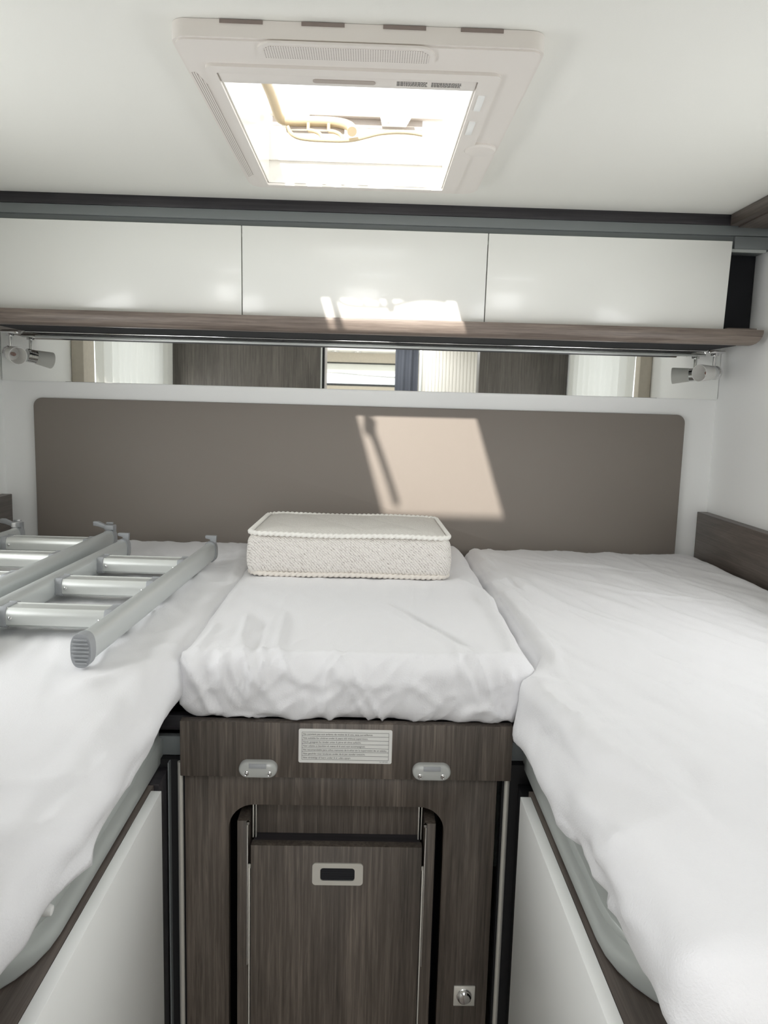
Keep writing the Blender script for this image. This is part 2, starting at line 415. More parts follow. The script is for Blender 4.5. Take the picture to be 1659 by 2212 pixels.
# pale pleated roller band and roof bow outside the far window
g = G(); g.tube([(wx0 - .1, YF - .25, .345), (-.2, YF - .25, .318), (.0, YF - .25, .302), (wx1 + .1, YF - .25, .29)], .008, smooth=2)
tag(obj('roof_rail', g, 'grey'), 'thin grey bar curving across the far window in the mirror', 'rail')

# ================================================================ things at the back wall
# ceiling trims and fascia above the overhead cupboards
yc = 2.03
struct('trim_1', G().box(XL, XR, yc, yc + .24, .4835, ZC, .0015), 'wood_x_dark', 'dark wood strip where the ceiling meets the rear cupboards')
g = G(); g.box(XL, XR, yc + .002, yc + .02, .459, .4832, .001); g.box(XL, XR, yc + .012, yc + .20, .4255, .459)
g.box(.925, XR - .001, yc + .002, yc + .012, .427, .4575, .001)
struct('trim_2', g, 'grey', 'grey metal fascia above the white cupboard doors')
g = G(); g.box(XL, XR - .012, yc + .006, yc + .0125, .419, .4265)
struct('trim_3', g, 'frame_grey', 'thin grey runner below the fascia')
# side cupboard running forward along the right wall, just under the ceiling
g = G(); g.box(.908, XR, .55, yc - .001, .4815, ZC - .0005, .001)
g.box(.930, XR, .55, yc - .001, .478, .4815)
tag(obj('wall_shelf', g, 'wood_y'), 'wooden shelf box under the ceiling at the upper right corner', 'shelf')
# three cupboards
DZ0, DZ1 = .2215, .4445
for i, (x0, x1, lab) in enumerate(((-.962, -.3375, 'white overhead cupboard at the left end of the row'), (-.335, .289, 'white overhead cupboard in the middle, faint sun glow on its lower edge'), (.2915, .917, 'white overhead cupboard at the right end, beside the dark niche'))):
    t = thing('overhead_cupboard', lab, 'cupboard', ((x0 + x1) / 2, yc + .12, DZ0), 'white overhead cupboards on the rear wall')
    g = G(); g.box(x0 + .001, x1 - .001, yc + .03, 2.278, .2265, .245); g.box(x0 + .001, x0 + .013, yc + .03, 2.278, .245, .42); g.box(x1 - .013, x1 - .001, yc + .03, 2.278, .245, .42); g.box(x0 + .001, x1 - .001, 2.262, 2.278, .245, .42)
    obj('body', g, 'lining_dark', t)
    g = G(); g.box(x0, x1, -.009, .009, 0, DZ1 - DZ0, .0012)
    bmesh.ops.transform(g.bm, matrix=Matrix.Translation((0, yc + .017, DZ0)) @ Matrix.Rotation(math.radians(3.0), 4, 'X'), verts=g.bm.verts[:])
    bmesh.ops.translate(g.bm, vec=(0, 0, 0), verts=g.bm.verts[:])
    obj('door', g, 'gloss', t)
# dark niche at the right of the cupboards
g = G(); g.box(.930, XR - .002, 2.11, 2.276, .232, .4245)
tag(obj('niche_panel', g, 'lining_dark'), 'dark recessed panel in the gap right of the cupboards', 'panel')
# pelmet board with a curved front
g = G()
prof = [(2.002, .2212), (2.0, .214), (2.001, .204), (2.004, .194), (2.010, .187), (2.020, .1835), (2.032, .1830), (2.032, .2212)]
x0, x1 = XL + .002, 1.006
g.poly([(x0, a, b_) for a, b_ in prof], (x1 - x0, 0, 0))
for v in g.bm.verts:                                  # rounded right end
    if v.co.x > .9: v.co.x -= .026 * (1 - math.sqrt(max(0, 1 - min(1, (.2212 - v.co.z) / .0385) ** 2)))
g.box(x0, .955, 2.0322, 2.262, .1835, .2212)
g.box(.9195, .995, 2.018, 2.262, .2217, .2262)
tag(obj('cupboard_shelf', g, 'wood_x', angle=50), 'long wooden shelf board with rounded front under the white cupboards', 'shelf')
g = G(); g.box(-.962, .948, 2.196, 2.203, .1792, .1822, .0006); g.box(-.962, .948, 2.203, 2.222, .1808, .1822)
tag(obj('light_rail', g, 'chrome'), 'slim chrome light rail under the wooden shelf', 'rail')
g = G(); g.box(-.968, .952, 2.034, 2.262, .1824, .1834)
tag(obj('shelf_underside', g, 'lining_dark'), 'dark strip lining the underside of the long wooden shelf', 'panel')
# mirror
g = G(); g.box(-1.064, 1.021, 2.270, 2.2795, .047, .1832, .001)
mo = tag(obj('mirror', g, 'mirror', smooth=False), 'long narrow mirror strip above the taupe headboard', 'mirror')
g = G(); g.box(-.965, .950, 2.2655, 2.2698, .1695, .1765, .0008); obj('top_trim', g, 'alu', mo)
# white moulding on the wall and the headboard
g = G(); g.poly(rrect(-.977, .930, -.56, 0.0, (.025, .025, .01, .01), y=2.266), (0, .0135, 0), bev=.003)
tag(obj('headboard', g, 'taupe'), 'wide taupe leatherette headboard panel with rounded corners on the rear wall', 'headboard')
# side boards
g = G(); g.box(.990, XR - .001, .55, 2.272, -.46, -.287, .0012)
tag(obj('side_board', g, 'wood_y'), 'wooden side board along the wall beside the right bed', 'board', 'side boards along the beds')
g = G(); g.box(XL + .001, -1.040, .55, 2.250, -.46, -.281, .0012)
tag(obj('side_board', g, 'wood_y'), 'wooden side board at the left edge, behind the ladder', 'board', 'side boards along the beds')

# spotlights
def spotlight(px, dirv, label, tip):
    t = thing('spotlight', label, 'lamp', (px, 2.2, .1833), 'adjustable spotlights under the shelf')
    y = 2.205; s = 1 if dirv[0] > 0 else -1
    g = G(); g.box(px - .022, px + .026, y - .012, y + .014, .1745, .183, .003); g.cyl((px, y, .176), (px, y, .168), .011)
    g.poly([(px + s * .010, y - .006, .183), (px + s * .040, y - .006, .183), (px + s * .026, y - .006, .1735)], (0, .012, 0))
    obj('mount', g, 'chrome', t)
    c = Vector((px, y, .121)); d = Vector(dirv).normalized()
    obj('stem', G().cyl((px, y, .171), (px, y, .138), .0050, 16), 'chrome', t)
    g = G(); R0 = .0195
    g.lathe(c - d * .016, d, [(0, 0), (0, R0 * .75), (.003, R0), (.010, R0), (.0105, R0 - .001), (.012, R0 - .001), (.0125, R0), (.015, R0), (.0155, R0 - .001), (.017, R0 - .001), (.0175, R0), (.030, R0), (.030, .006), (.030, 0)], 40)
    obj('socket', g, 'chrome', t)
    g = G(); g.lathe(c + d * .013, d, [(0, .004), (.001, R0 + .0006), (.012, R0 + .0014), (.048, R0 + .0050), (.050, R0 + .0046), (.050, R0 + .0032), (.048, R0 + .0030), (.012, R0 - .0008), (.003, R0 - .002), (.002, .004)], 40)
    sh = obj('shade', g, 'frosted', t)
    g = G(); g.lathe(c + d * .012, d, [(0, .005), (.016, .0055), (.022, .004), (.025, 0)], 16)
    obj('bulb', g, 'bulb', t)
spotlight(-1.008, (.66, -.74, -.15), 'chrome spotlight with frosted shade at the left end of the shelf', 0)
spotlight(.974, (-.86, -.50, -.06), 'chrome spotlight with frosted shade at the right end of the shelf', 0)
# ================================================================ roof hatch
HT = thing('roof_hatch', 'square white roof hatch with built-in blind, bright sky behind it', 'skylight', (-.03, 1.47, .485))
g = G()
fo = rrect(-.283, .228, 1.115, 1.832, (.034, .034, .022, .022), 8, y=.487, plane='xy')
fi = rrect(hx0 - .001, hx1 + .001, hy0 - .001, hy1 + .001, .004, 8, y=.487, plane='xy')
g.ring(fo, fi, (0, 0, .0225))
t = bmesh.new()                                        # softly rounded lower edge
g.ring(rrect(-.279, .224, 1.119, 1.828, (.030, .030, .018, .018), 8, y=.4845, plane='xy'), rrect(hx0 - .001, hx1 + .001, hy0 - .001, hy1 + .001, .004, 8, y=.4845, plane='xy'), (0, 0, .003))
obj('frame', g, 'hatch', HT)
for x0 in (-.215, -.105, .005, .11):
    obj('side_slot', G().box(x0, x0 + .058, 1.1135, 1.118, .5045, .5092), 'slot', HT)
# raised inner lip
g = G(); g.ring(rrect(hx0 - .012, hx1 + .030, hy0 - .016, hy1 + .006, .012, 6, y=.4800, plane='xy'), rrect(hx0 + .0015, hx1 - .0015, hy0 + .006, hy1 - .0055, .004, 6, y=.4800, plane='xy'), (0, 0, .0048))
obj('inner_lip', g, 'hatch', HT)
# perforated ventilation cover near the viewer
g = G(); g.poly(rrect(-.168, .078, 1.1135, 1.162, (.004, .004, .026, .026), 6, y=.4815, plane='xy'), (0, 0, .003))
for v in g.bm.verts: pass
vg = obj('vent_grille', g, 'hatch', HT)
g = G(); pts = [(x, y, .4808) for x, y, z in rrect(-.160, .070, 1.121, 1.158, (.002, .002, .020, .020), 6, y=0, plane='xy')]
g.poly(pts, (0, 0, .0008)); obj('perforated_field', g, 'holes', vg)
# slotted strip on the left rail
g = G(); g.poly([(-.279, 1.225, .4838), (-.271, 1.222, .4838), (-.262, 1.27, .4838), (-.262, 1.73, .4838), (-.276, 1.75, .4838)][::-1], (0, 0, .0012))
obj('slotted_strip', g, 'slots', HT)
# round latch on the right rail
g = G(); g.lathe((.193, 1.515, .4850), (0, 0, -1), [(0, .030), (.004, .030), (.007, .027), (.0085, .018), (.009, 0)], 40)
obj('latch_button', g, 'hatch', HT)
for a in (1.37, 1.26):
    obj('blind_catch', G().box(hx1 + .005, hx1 + .016, a, a + .06, .478, .4815, .001), 'panel', HT)
# blind cassette bar across the near edge
g = G(); g.box(hx0 + .002, hx1 - .002, 1.214, 1.252, .482, .496, .002)
bb = obj('blind_bar', g, 'hatch', HT)
obj('grip_strip', G().poly(rrect(-.098, -.004, 1.226, 1.238, .005, 5, y=.4808, plane='xy'), (0, 0, .0015)), 'bar', bb)
g = G()
for (x0, n) in ((.028, 9), (.080, 10)):
    for r_ in range(5):
        x = x0
        while x < x0 + .043:
            wd = .0018 + .0032 * abs(math.sin(x * 977 + r_ * 3.1)); g.box(x, x + wd, 1.2245 + r_ * .0034, 1.2258 + r_ * .0034, .4815, .4821); x += wd + .0008
obj('printed_note', g, 'print', bb)
# lining of the shaft
g = G()
g.box(hx0 - .004, hx1 + .004, hy1 - .004, hy1 + .004, .486, .606)
g.box(hx0 - .004, hx1 + .004, hy0 - .004, hy0 + .004, .486, .566)
for xa in (hx0, hx1):
    t0 = xa - .004; g.poly([(t0, hy0, .486), (t0, hy1, .486), (t0, hy1, .606), (t0, hy0, .566)], (.008, 0, 0))
obj('shaft_lining', g, 'hatch_in', HT)
g = G(); g.box(hx0 + .001, hx1 - .001, hy1 - .010, hy1 - .004, .532, .534); obj('lining_seam', g, 'hatch', HT)
# clear dome
def dome_pt(u, v):
    x = -.045 + (u - .5) * .44; y = 1.5 + (v - .5) * .66
    e = min(1, 6.5 * min(u, 1 - u, v, 1 - v)); z = .572 + .045 * v + .075 * math.sin(min(1, e) * math.pi / 2)
    return (x, y, z)
n = 24; V = [dome_pt(i / n, j / n) for j in range(n + 1) for i in range(n + 1)]
F = [(j * (n + 1) + i, j * (n + 1) + i + 1, (j + 1) * (n + 1) + i + 1, (j + 1) * (n + 1) + i) for j in range(n) for i in range(n)]
obj('dome', G().np(V, F), 'dome', HT, angle=80)
# hinge bar and brackets at the far rim
g = G(); g.box(hx0 + .006, hx1 - .006, 1.775, 1.792, .624, .632, .002); g.box(hx0 + .01, hx1 - .05, 1.790, 1.800, .606, .624)
obj('hinge_bar', g, 'bar', HT)
for x0 in (-.215, .005):
    g = G(); g.poly([(x0, 1.765, .628), (x0 + .072, 1.765, .628), (x0 + .058, 1.765, .604), (x0 + .006, 1.765, .604)], (0, .006, 0), bev=.0008)
    br = obj('hinge_bracket', g, 'panel', HT)
    obj('screw', G().lathe((x0 + .018, 1.765, .615), (0, -1, 0), [(0, .006), (.003, .005), (.004, 0)], 16), 'steel', br)
# crank bow
g = G(); cp = [(-.199, 1.215, .600), (-.201, 1.30, .602), (-.207, 1.42, .602), (-.213, 1.52, .600), (-.208, 1.59, .598), (-.206, 1.65, .594), (-.203, 1.695, .586), (-.185, 1.70, .584), (-.128, 1.70, .586), (-.080, 1.70, .585), (-.054, 1.69, .575), (-.051, 1.665, .556)]
g.tube(cp, .0100, 14, smooth=3)
ck = obj('crank_handle', g, 'cream', HT)
q = lambda x, z: (x * 1.056, 1.69, z * 1.056)
g = G(); g.tube([q(-.176, .540), q(-.170, .527), q(-.155, .519), q(-.125, .5165), q(-.095, .5165), q(-.072, .5165), q(-.045, .519), q(-.020, .526), q(.005, .533), q(.035, .5365), q(.065, .5365), q(.090, .533)], .0042, 10, smooth=2)
for x in (-.135, -.095):
    g.tube([q(x, .534), q(x + .012, .533), q(x + .024, .528), q(x + .028, .518)], .0042, 10, smooth=2)
    g.cyl(q(x, .548), q(x, .533), .0035, 10)
obj('lever', g, 'cream', ck)
g = G(); g.box(-.19, -.068, 1.702, 1.716, .566, .578, .002); obj('handle_catch', g, 'bar', ck)
g = G(); g.lathe((-.214, 1.475, .622), (0, 0, -1), [(0, 0), (0, .018), (.03, .018), (.036, .012), (.036, 0)], 24); obj('crank_boss', g, 'cream', ck)

# ================================================================ soft goods
def rbox(x0, x1, y0, y1, z0, z1, r, step, rnd=None):
    nx, ny, nz = (max(2, int(round((b_ - a) / step))) for a, b_ in ((x0, x1), (y0, y1), (z0, z1)))
    idx = {}; P = []; F = []
    def vid(i, j, k):
        if (i, j, k) not in idx:
            idx[(i, j, k)] = len(P); P.append((x0 + (x1 - x0) * i / nx, y0 + (y1 - y0) * j / ny, z0 + (z1 - z0) * k / nz))
        return idx[(i, j, k)]
    for i in range(nx):
        for j in range(ny):
            for k in (0, nz): F.append((vid(i, j, k), vid(i + 1, j, k), vid(i + 1, j + 1, k), vid(i, j + 1, k)))
    for i in range(nx):
        for k in range(nz):
            for j in (0, ny): F.append((vid(i, j, k), vid(i + 1, j, k), vid(i + 1, j, k + 1), vid(i, j, k + 1)))
    for j in range(ny):
        for k in range(nz):
            for i in (0, nx): F.append((vid(i, j, k), vid(i, j + 1, k), vid(i, j + 1, k + 1), vid(i, j, k + 1)))
    P = np.array(P); lo = np.array([x0 + r, y0 + r, z0 + r]); hi = np.array([x1 - r, y1 - r, z1 - r])
    q = np.clip(P, lo, hi); d = P - q; l = np.linalg.norm(d, axis=1, keepdims=True)
    Nn = d / np.maximum(l, 1e-9)
    return q + Nn * r, Nn, F
def ridge(P, line, w_, h, asym=0, taper=True):
    """height field of a fold running along a 3D polyline"""
    best = np.full(len(P), 1e9); tt = np.zeros(len(P)); sg = np.zeros(len(P))
    line = [np.array(p, float) for p in line]
    seg = [np.linalg.norm(b_ - a) for a, b_ in zip(line, line[1:])]; tot = sum(seg); acc = 0
    for a, b_, sl in zip(line, line[1:], seg):
        ab = b_ - a; t = np.clip(((P - a) @ ab) / (ab @ ab), 0, 1); c = a + t[:, None] * ab
        dv = P - c; d = np.linalg.norm(dv, axis=1); k = d < best
        side = np.cross(np.broadcast_to(ab, dv.shape), dv); s_ = np.sign(side[:, np.argmax(np.abs(side).sum(0))])
        best = np.where(k, d, best); tt = np.where(k, (acc + t * sl) / tot, tt); sg = np.where(k, s_, sg); acc += sl
    ww = w_ * (1 + asym * sg)
    e = np.exp(-(best / ww) ** 2)
    if taper: e = e * np.clip(np.sin(np.pi * np.clip(tt * .9 + .05, 0, 1)) * 1.4, 0, 1)
    return h * e
def nfield(P, s, seed=0, oct_=3):
    o = np.empty(len(P))
    for i, p in enumerate(P): o[i] = noise.fractal(Vector((p[0] * s[0] + seed, p[1] * s[1] - seed, p[2] * s[2] + 2 * seed)), .9, 2.0, oct_)
    return o

def creases(P, s, seed, warp=.35):
    """sharp-crested soft folds: ridged noise"""
    o = np.empty(len(P))
    for i, p in enumerate(P):
        q = Vector((p[0] * s[0] + seed, p[1] * s[1] - seed, p[2] * s[2] + 2 * seed))
        w_ = noise.noise(q * .6 + Vector((7, 3, 1)))
        o[i] = (1 - abs(noise.noise(q + Vector((w_, -w_, w_)) * warp * 3))) ** 5
    return o - .35
def polyline(xz=None, xy=None, y=1.203, z=-.405):
    return [(a, y, b_) for a, b_ in xz] if xz else [(a, b_, z) for a, b_ in xy]
# --- left mattress
def bed(x0, x1, y0, y1, z0, z1, r, hem, inner_x, sgn, folds, seed, tuck, drop):
    P, Nn, F = rbox(x0, x1, y0, y1, z0, z1, r, .0075)
    # bottom of the cover follows the hem heights along the aisle
    hz = np.interp(P[:, 1], [h[0] for h in hem], [h[1] for h in hem])
    below = P[:, 2] < z1 - .01
    k = (z1 - P[:, 2]) / (z1 - z0)
    side = np.clip((.035 - np.abs(P[:, 0] - inner_x)) / .02, 0, 1)
    near = np.clip((.035 - np.abs(P[:, 1] - y0)) / .02, 0, 1)
    P[:, 2] = np.where(below, z1 - k * (z1 - z0 + np.maximum(side * (z0 - hz), near * drop)), P[:, 2])
    # tucked in below
    P[:, 0] -= sgn * side * np.clip(k - .72, 0, 1) * tuck
    D = np.zeros(len(P))
    up = np.clip(Nn[:, 2], 0, 1)
    D += .0050 * nfield(P, (5, 2.2, 5), seed, 3) * (up + .6 * side)
    D += .0038 * nfield(np.stack([P[:, 0] + .35 * P[:, 1], P[:, 1], P[:, 2]], 1), (22, 5, 22), seed + 5, 3)
    sheer = np.stack([P[:, 0] + .30 * P[:, 1], P[:, 1], P[:, 2]], 1)
    D += .0030 * creases(sheer, (10, 2.6, 10), seed + 2) * up
    edge = np.clip((.16 - np.abs(P[:, 0] - inner_x)) / .12, 0, 1)
    D += .0060 * creases(np.stack([P[:, 0] * .5, P[:, 1] + 1.2 * P[:, 2], P[:, 2]], 1), (6, 6.5, 5), seed + 4) * edge * np.clip((P[:, 2] + .56) * 12, .2, 1)
    for (ln, w_, h, a) in folds: D += ridge(P, ln, w_ * .8, h * 1.5, a)
    # the rounded edge is filled out where the bed abuts the centre cushion
    fill = np.clip((P[:, 1] - 1.22) / .12, 0, 1) * np.clip((.075 - np.abs(P[:, 0] - inner_x)) / .02, 0, 1) * np.clip((Nn[:, 2] - .15) * 2.2, 0, 1) * (.85 if sgn > 0 else .45)
    P = P + Nn * D[:, None]
    P[:, 2] += fill * np.maximum(z1 - .003 - P[:, 2], 0)
    return P, F
fL = [([(-.300, 1.14, -.45), (-.303, .98, -.445), (-.312, .80, -.44), (-.315, .62, -.44)], .022, .009, .2),
      ([(-.298, 1.05, -.475), (-.300, .90, -.47), (-.298, .72, -.475)], .012, .006, 0),
      ([(-.330, 1.12, -.425), (-.345, .92, -.42), (-.355, .70, -.42)], .018, -.005, 0),
      ([(-.300, .86, -.455), (-.305, .74, -.45), (-.32, .60, -.435)], .010, .007, .3),
      ([(-.298, .78, -.48), (-.30, .68, -.47)], .010, .005, 0),
      ([(-.45, 1.9, -.405), (-.36, 1.7, -.405)], .02, .004, 0), ([(-.37, 2.2, -.405), (-.33, 1.95, -.405), (-.31, 1.6, -.41)], .018, .005, .3),
      ([(-.30, 1.21, -.43), (-.34, 1.15, -.42), (-.40, 1.02, -.41)], .02, .006, 0)]
hemL = [(.5, -.485), (.61, -.483), (.72, -.490), (.80, -.492), (.93, -.489), (1.0, -.490), (1.07, -.50), (1.12, -.493), (1.2, -.50), (2.3, -.508)]
P, F = bed(-1.038, -.294, .506, 2.262, -.508, -.405, .050, hemL, -.294, 1, fL, 3.1, .10, 0)
P[:, 0] = np.maximum(P[:, 0], -1.0385); P[:, 2] = np.maximum(P[:, 2], -.5085)
tag(obj('mattress', G().np(P, F), 'sheet', angle=180), 'white sheeted left mattress with the aluminium ladders lying on it', 'mattress', 'mattresses under white sheets')
fR = [([(.262, 1.20, -.44), (.27, 1.05, -.425), (.30, .86, -.415), (.36, .66, -.41)], .026, .010, .2),
      ([(.255, 1.16, -.47), (.262, 1.0, -.445), (.275, .82, -.43), (.30, .62, -.42)], .020, -.009, 0),
      ([(.248, 1.10, -.49), (.250, .95, -.485), (.256, .82, -.47)], .016, .007, 0),
      ([(.246, .92, -.50), (.250, .84, -.49), (.262, .76, -.455)], .010, .008, .3),
      ([(.247, .80, -.475), (.25, .70, -.47), (.26, .62, -.46)], .014, -.008, 0),
      ([(.246, .72, -.49), (.25, .65, -.46), (.255, .60, -.44)], .008, .008, 0),
      ([(.358, .98, -.41), (.373, .84, -.41), (.364, .76, -.41)], .02, -.004, 0),
      ([(.27, 2.13, -.41), (.41, 1.62, -.41), (.52, 1.36, -.41)], .016, .0035, .3),
      ([(.43, 1.96, -.41), (.60, 1.72, -.41), (.79, 1.65, -.41)], .012, .003, .3),
      ([(.296, 1.54, -.41), (.31, 1.2, -.41), (.33, .95, -.41)], .014, .0035, 0),
      ([(.31, 2.1, -.41), (.34, 1.9, -.41), (.36, 1.6, -.41)], .014, -.003, 0),
      ([(.30, 2.2, -.41), (.48, 2.05, -.41), (.75, 1.95, -.41)], .012, .0035, .3),
      ([(.452, 1.13, -.41), (.531, 1.128, -.41)], .005, .002, 0),
      ([(.247, 1.19, -.52), (.25, 1.12, -.50), (.26, 1.02, -.47)], .018, .006, 0)]
hemR = [(.5, -.50), (.573, -.503), (.62, -.518), (.68, -.512), (.71, -.500), (.74, -.512), (.79, -.517), (.82, -.511), (.87, -.528), (.925, -.542), (1.03, -.556), (1.16, -.562), (1.23, -.552), (1.3, -.55), (2.3, -.55)]
P, F = bed(.243, .988, .506, 2.262, -.508, -.408, .050, hemR, .243, -1, fR, 8.7, .03, .05)
k = P[:, 1] > 1.2                                     # gives way to the centre cushion further back
P[:, 0] += np.where((P[:, 0] < .36), np.clip((P[:, 1] - 1.17) / .10, 0, 1) * .040 * np.clip((.36 - P[:, 0]) / .1, 0, 1), 0)
tag(obj('mattress', G().np(P, F), 'sheet', angle=180), 'white sheeted right mattress, empty, with its cover hanging over the aisle', 'mattress', 'mattresses under white sheets')
# --- centre mattress
P, Nn, F = rbox(-.300, .276, 1.193, 2.262, -.5135, -.400, .030, .0046)
z = P[:, 2]; front = np.clip(-Nn[:, 1], 0, 1); up = np.clip(Nn[:, 2], 0, 1); sd = np.abs(Nn[:, 0])
D = .0035 * nfield(P, (6, 4, 6), 2.2, 3) * up + .0060 * nfield(P, (15, 6, 7), 4.4, 3) * (front + .5 * sd)
D += .0012 * nfield(P, (30, 14, 26), 9.1, 2)
fm = np.clip(front * 1.3, 0, 1) + .5 * np.clip((1.30 - P[:, 1]) / .08, 0, 1) * up
XX = np.stack([P[:, 0] + .5 * (P[:, 2] + .45), P[:, 1], P[:, 2]], 1)
D += .0075 * creases(XX, (17, 9, 7), 5.3) * fm + .0035 * creases(np.stack([P[:, 0] - .8 * P[:, 2], P[:, 1], P[:, 2]], 1), (30, 14, 16), 1.7) * fm
D += .0022 * creases(np.stack([P[:, 0] - .25 * P[:, 1], P[:, 1], P[:, 2]], 1), (9, 3.5, 9), 3.9) * up
bul = np.clip((-.405 - z) / .105, 0, 1)
D += .010 * np.sin(np.pi * np.clip(bul * .9 + .1, 0, 1)) * (front + .6 * sd)     # belly of the front face
FF = [([(-.275, -.393), (-.268, -.439), (-.244, -.493), (-.22, -.512)], .011, .009), ([(-.255, -.40), (-.250, -.445), (-.232, -.50)], .009, -.008),
      ([(-.233, -.392), (-.229, -.43), (-.214, -.461), (-.199, -.49)], .008, .010), ([(-.220, -.40), (-.218, -.44), (-.200, -.475)], .007, -.008),
      ([(-.207, -.385), (-.210, -.41), (-.205, -.43), (-.188, -.476)], .007, .009), ([(-.190, -.39), (-.193, -.43), (-.186, -.46)], .007, -.007),
      ([(-.168, -.385), (-.177, -.429), (-.189, -.480)], .008, .010), ([(-.158, -.40), (-.162, -.435), (-.170, -.48)], .008, -.006),
      ([(-.150, -.390), (-.140, -.415), (-.110, -.433), (-.072, -.446)], .012, .004), ([(-.130, -.435), (-.10, -.452), (-.06, -.462)], .012, -.003),
      ([(-.065, -.396), (-.042, -.426), (.011, -.445), (.086, -.436)], .014, .003), ([(.063, -.432), (.102, -.455), (.133, -.486)], .013, .004),
      ([(.160, -.400), (.173, -.446), (.190, -.490)], .008, .009), ([(.148, -.41), (.158, -.45), (.170, -.49)], .008, -.006),
      ([(.19, -.41), (.208, -.461), (.217, -.490)], .007, .007), ([(.228, -.400), (.242, -.444), (.238, -.495)], .010, .008),
      ([(.255, -.41), (.262, -.45), (.250, -.50)], .008, .006), ([(-.049, -.45), (-.071, -.50)], .010, .006), ([(-.109, -.467), (-.154, -.505)], .010, .006),
      ([(-.20, -.500), (-.165, -.490), (-.14, -.503)], .006, .006), ([(-.03, -.508), (.01, -.497), (.05, -.505)], .006, .005), ([(.09, -.505), (.12, -.496), (.15, -.505)], .006, .006),
      ([(.150, -.500), (.175, -.480), (.205, -.478), (.232, -.495), (.255, -.500)], .0075, .011), ([(.172, -.508), (.187, -.494), (.205, -.500)], .005, .007)]
for ln, w_, h in FF: D += ridge(P, polyline(xz=ln, y=1.187), w_ * .72, h * 1.8)
TF = [([(.258, 1.653), (.255, 1.398), (.252, 1.259), (.245, 1.20)], .014, .005), ([(.03, 1.55), (.096, 1.385), (.166, 1.232)], .013, .004), ([(.06, 1.5), (.125, 1.37), (.19, 1.235)], .010, -.003),
      ([(-.157, 1.46), (-.150, 1.34), (-.146, 1.215)], .010, .004), ([(-.225, 1.44), (-.214, 1.32), (-.208, 1.21)], .010, .0045), ([(-.19, 1.42), (-.182, 1.3), (-.18, 1.22)], .010, -.003),
      ([(.219, 1.786), (.255, 1.65), (.262, 1.5)], .012, .005), ([(-.29, 1.75), (-.28, 1.6), (-.275, 1.4)], .016, .003), ([(-.272, 1.38), (-.27, 1.30), (-.272, 1.20)], .010, .004)]
for ln, w_, h in TF: D += ridge(P, polyline(xy=ln, z=-.402), w_ * .8, h * 1.7)
D += .0025 * np.exp(-((P[:, 1] - 1.212) / .010) ** 2) * up                       # piped front edge under the cover
P = P + Nn * D[:, None]
P[:, 2] = np.maximum(P[:, 2], -.5094)
P[:, 1] = np.maximum(P[:, 1], 1.170)
P[:, 1] = np.where(P[:, 1] > 2.264, 2.264, P[:, 1])
P[:, 0] = np.clip(P[:, 0], -.303, .284)
# settle slightly under the small cushion
q = np.exp(-((P[:, 0] + .04) / .28) ** 4 - ((P[:, 1] - 1.95) / .22) ** 4) * up
P[:, 2] -= .004 * q
tag(obj('mattress', G().np(P, F), 'sheet', angle=180), 'white wrinkled centre mattress cushion between the two beds, above the wooden front board', 'mattress', 'mattresses under white sheets')

# --- small ticking cushion
t = thing('cushion_block', 'small rectangular cream quilted foam mattress block with rope piping', 'cushion', (-.04, 1.94, -.402))
def taper(P):
    return P
cx0, cx1, cy0, cy1, cz0, cz1 = -.279, .196, 1.772, 2.110, -.3985, -.301
P, Nn, F = rbox(cx0, cx1, cy0, cy1, cz0, cz1, .018, .006)
mid = (cz0 + cz1) / 2
D = .005 * np.cos((P[:, 2] - mid) / (cz1 - cz0) * np.pi) * np.clip(1 - np.abs(Nn[:, 2]), 0, 1) + .0018 * nfield(P, (14, 14, 14), 1.3, 2)
corner = np.abs(Nn[:, 0] * Nn[:, 1]) * 2
P = P + Nn * D[:, None]
yy = (P[:, 1] - cy0) / (cy1 - cy0)
P[:, 0] = -.0415 + (P[:, 0] + .0415) * (1 - .03 * yy)
body = obj('border', G().np(P, F), 'tick_side', t, angle=180)
# quilted top panel, slightly domed with lozenge seams
nx, ny = 96, 68; V = []
for j in range(ny + 1):
    for i in range(nx + 1):
        u, v = i / nx, j / ny
        a = (u - .5) * 2; b_ = (v - .5) * 2
        k = 1 - max(0, (abs(a) ** 10 + abs(b_) ** 10)) * .02
        x = -.0415 + a * .229 * (1 - .03 * v); y = (cy0 + cy1) / 2 + b_ * .160
        # round the corners
        ex = max(0, abs(a) * .229 - .204); ey = max(0, abs(b_) * .160 - .135)
        if ex and ey:
            l = math.hypot(ex, ey); s_ = max(ex, ey) / l
            x = -.0415 + math.copysign(.204 + ex * s_, a) * (1 - .03 * v); y = (cy0 + cy1) / 2 + math.copysign(.135 + ey * s_, b_)
        e = min(1, 7 * min(u, 1 - u, v * .75, (1 - v) * .75))
        qd = abs(math.sin((x * 21 + y * 14))) * abs(math.sin((x * 21 - y * 14 + .6)))
        z = -.3005 + .0105 * math.sin(e * math.pi / 2) * (.62 + .38 * qd ** .4)
        V.append((x, y, z))
F = [(j * (nx + 1) + i, j * (nx + 1) + i + 1, (j + 1) * (nx + 1) + i + 1, (j + 1) * (nx + 1) + i) for j in range(ny) for i in range(nx)]
obj('quilted_top', G().np(V, F), 'tick_top', t, angle=180)
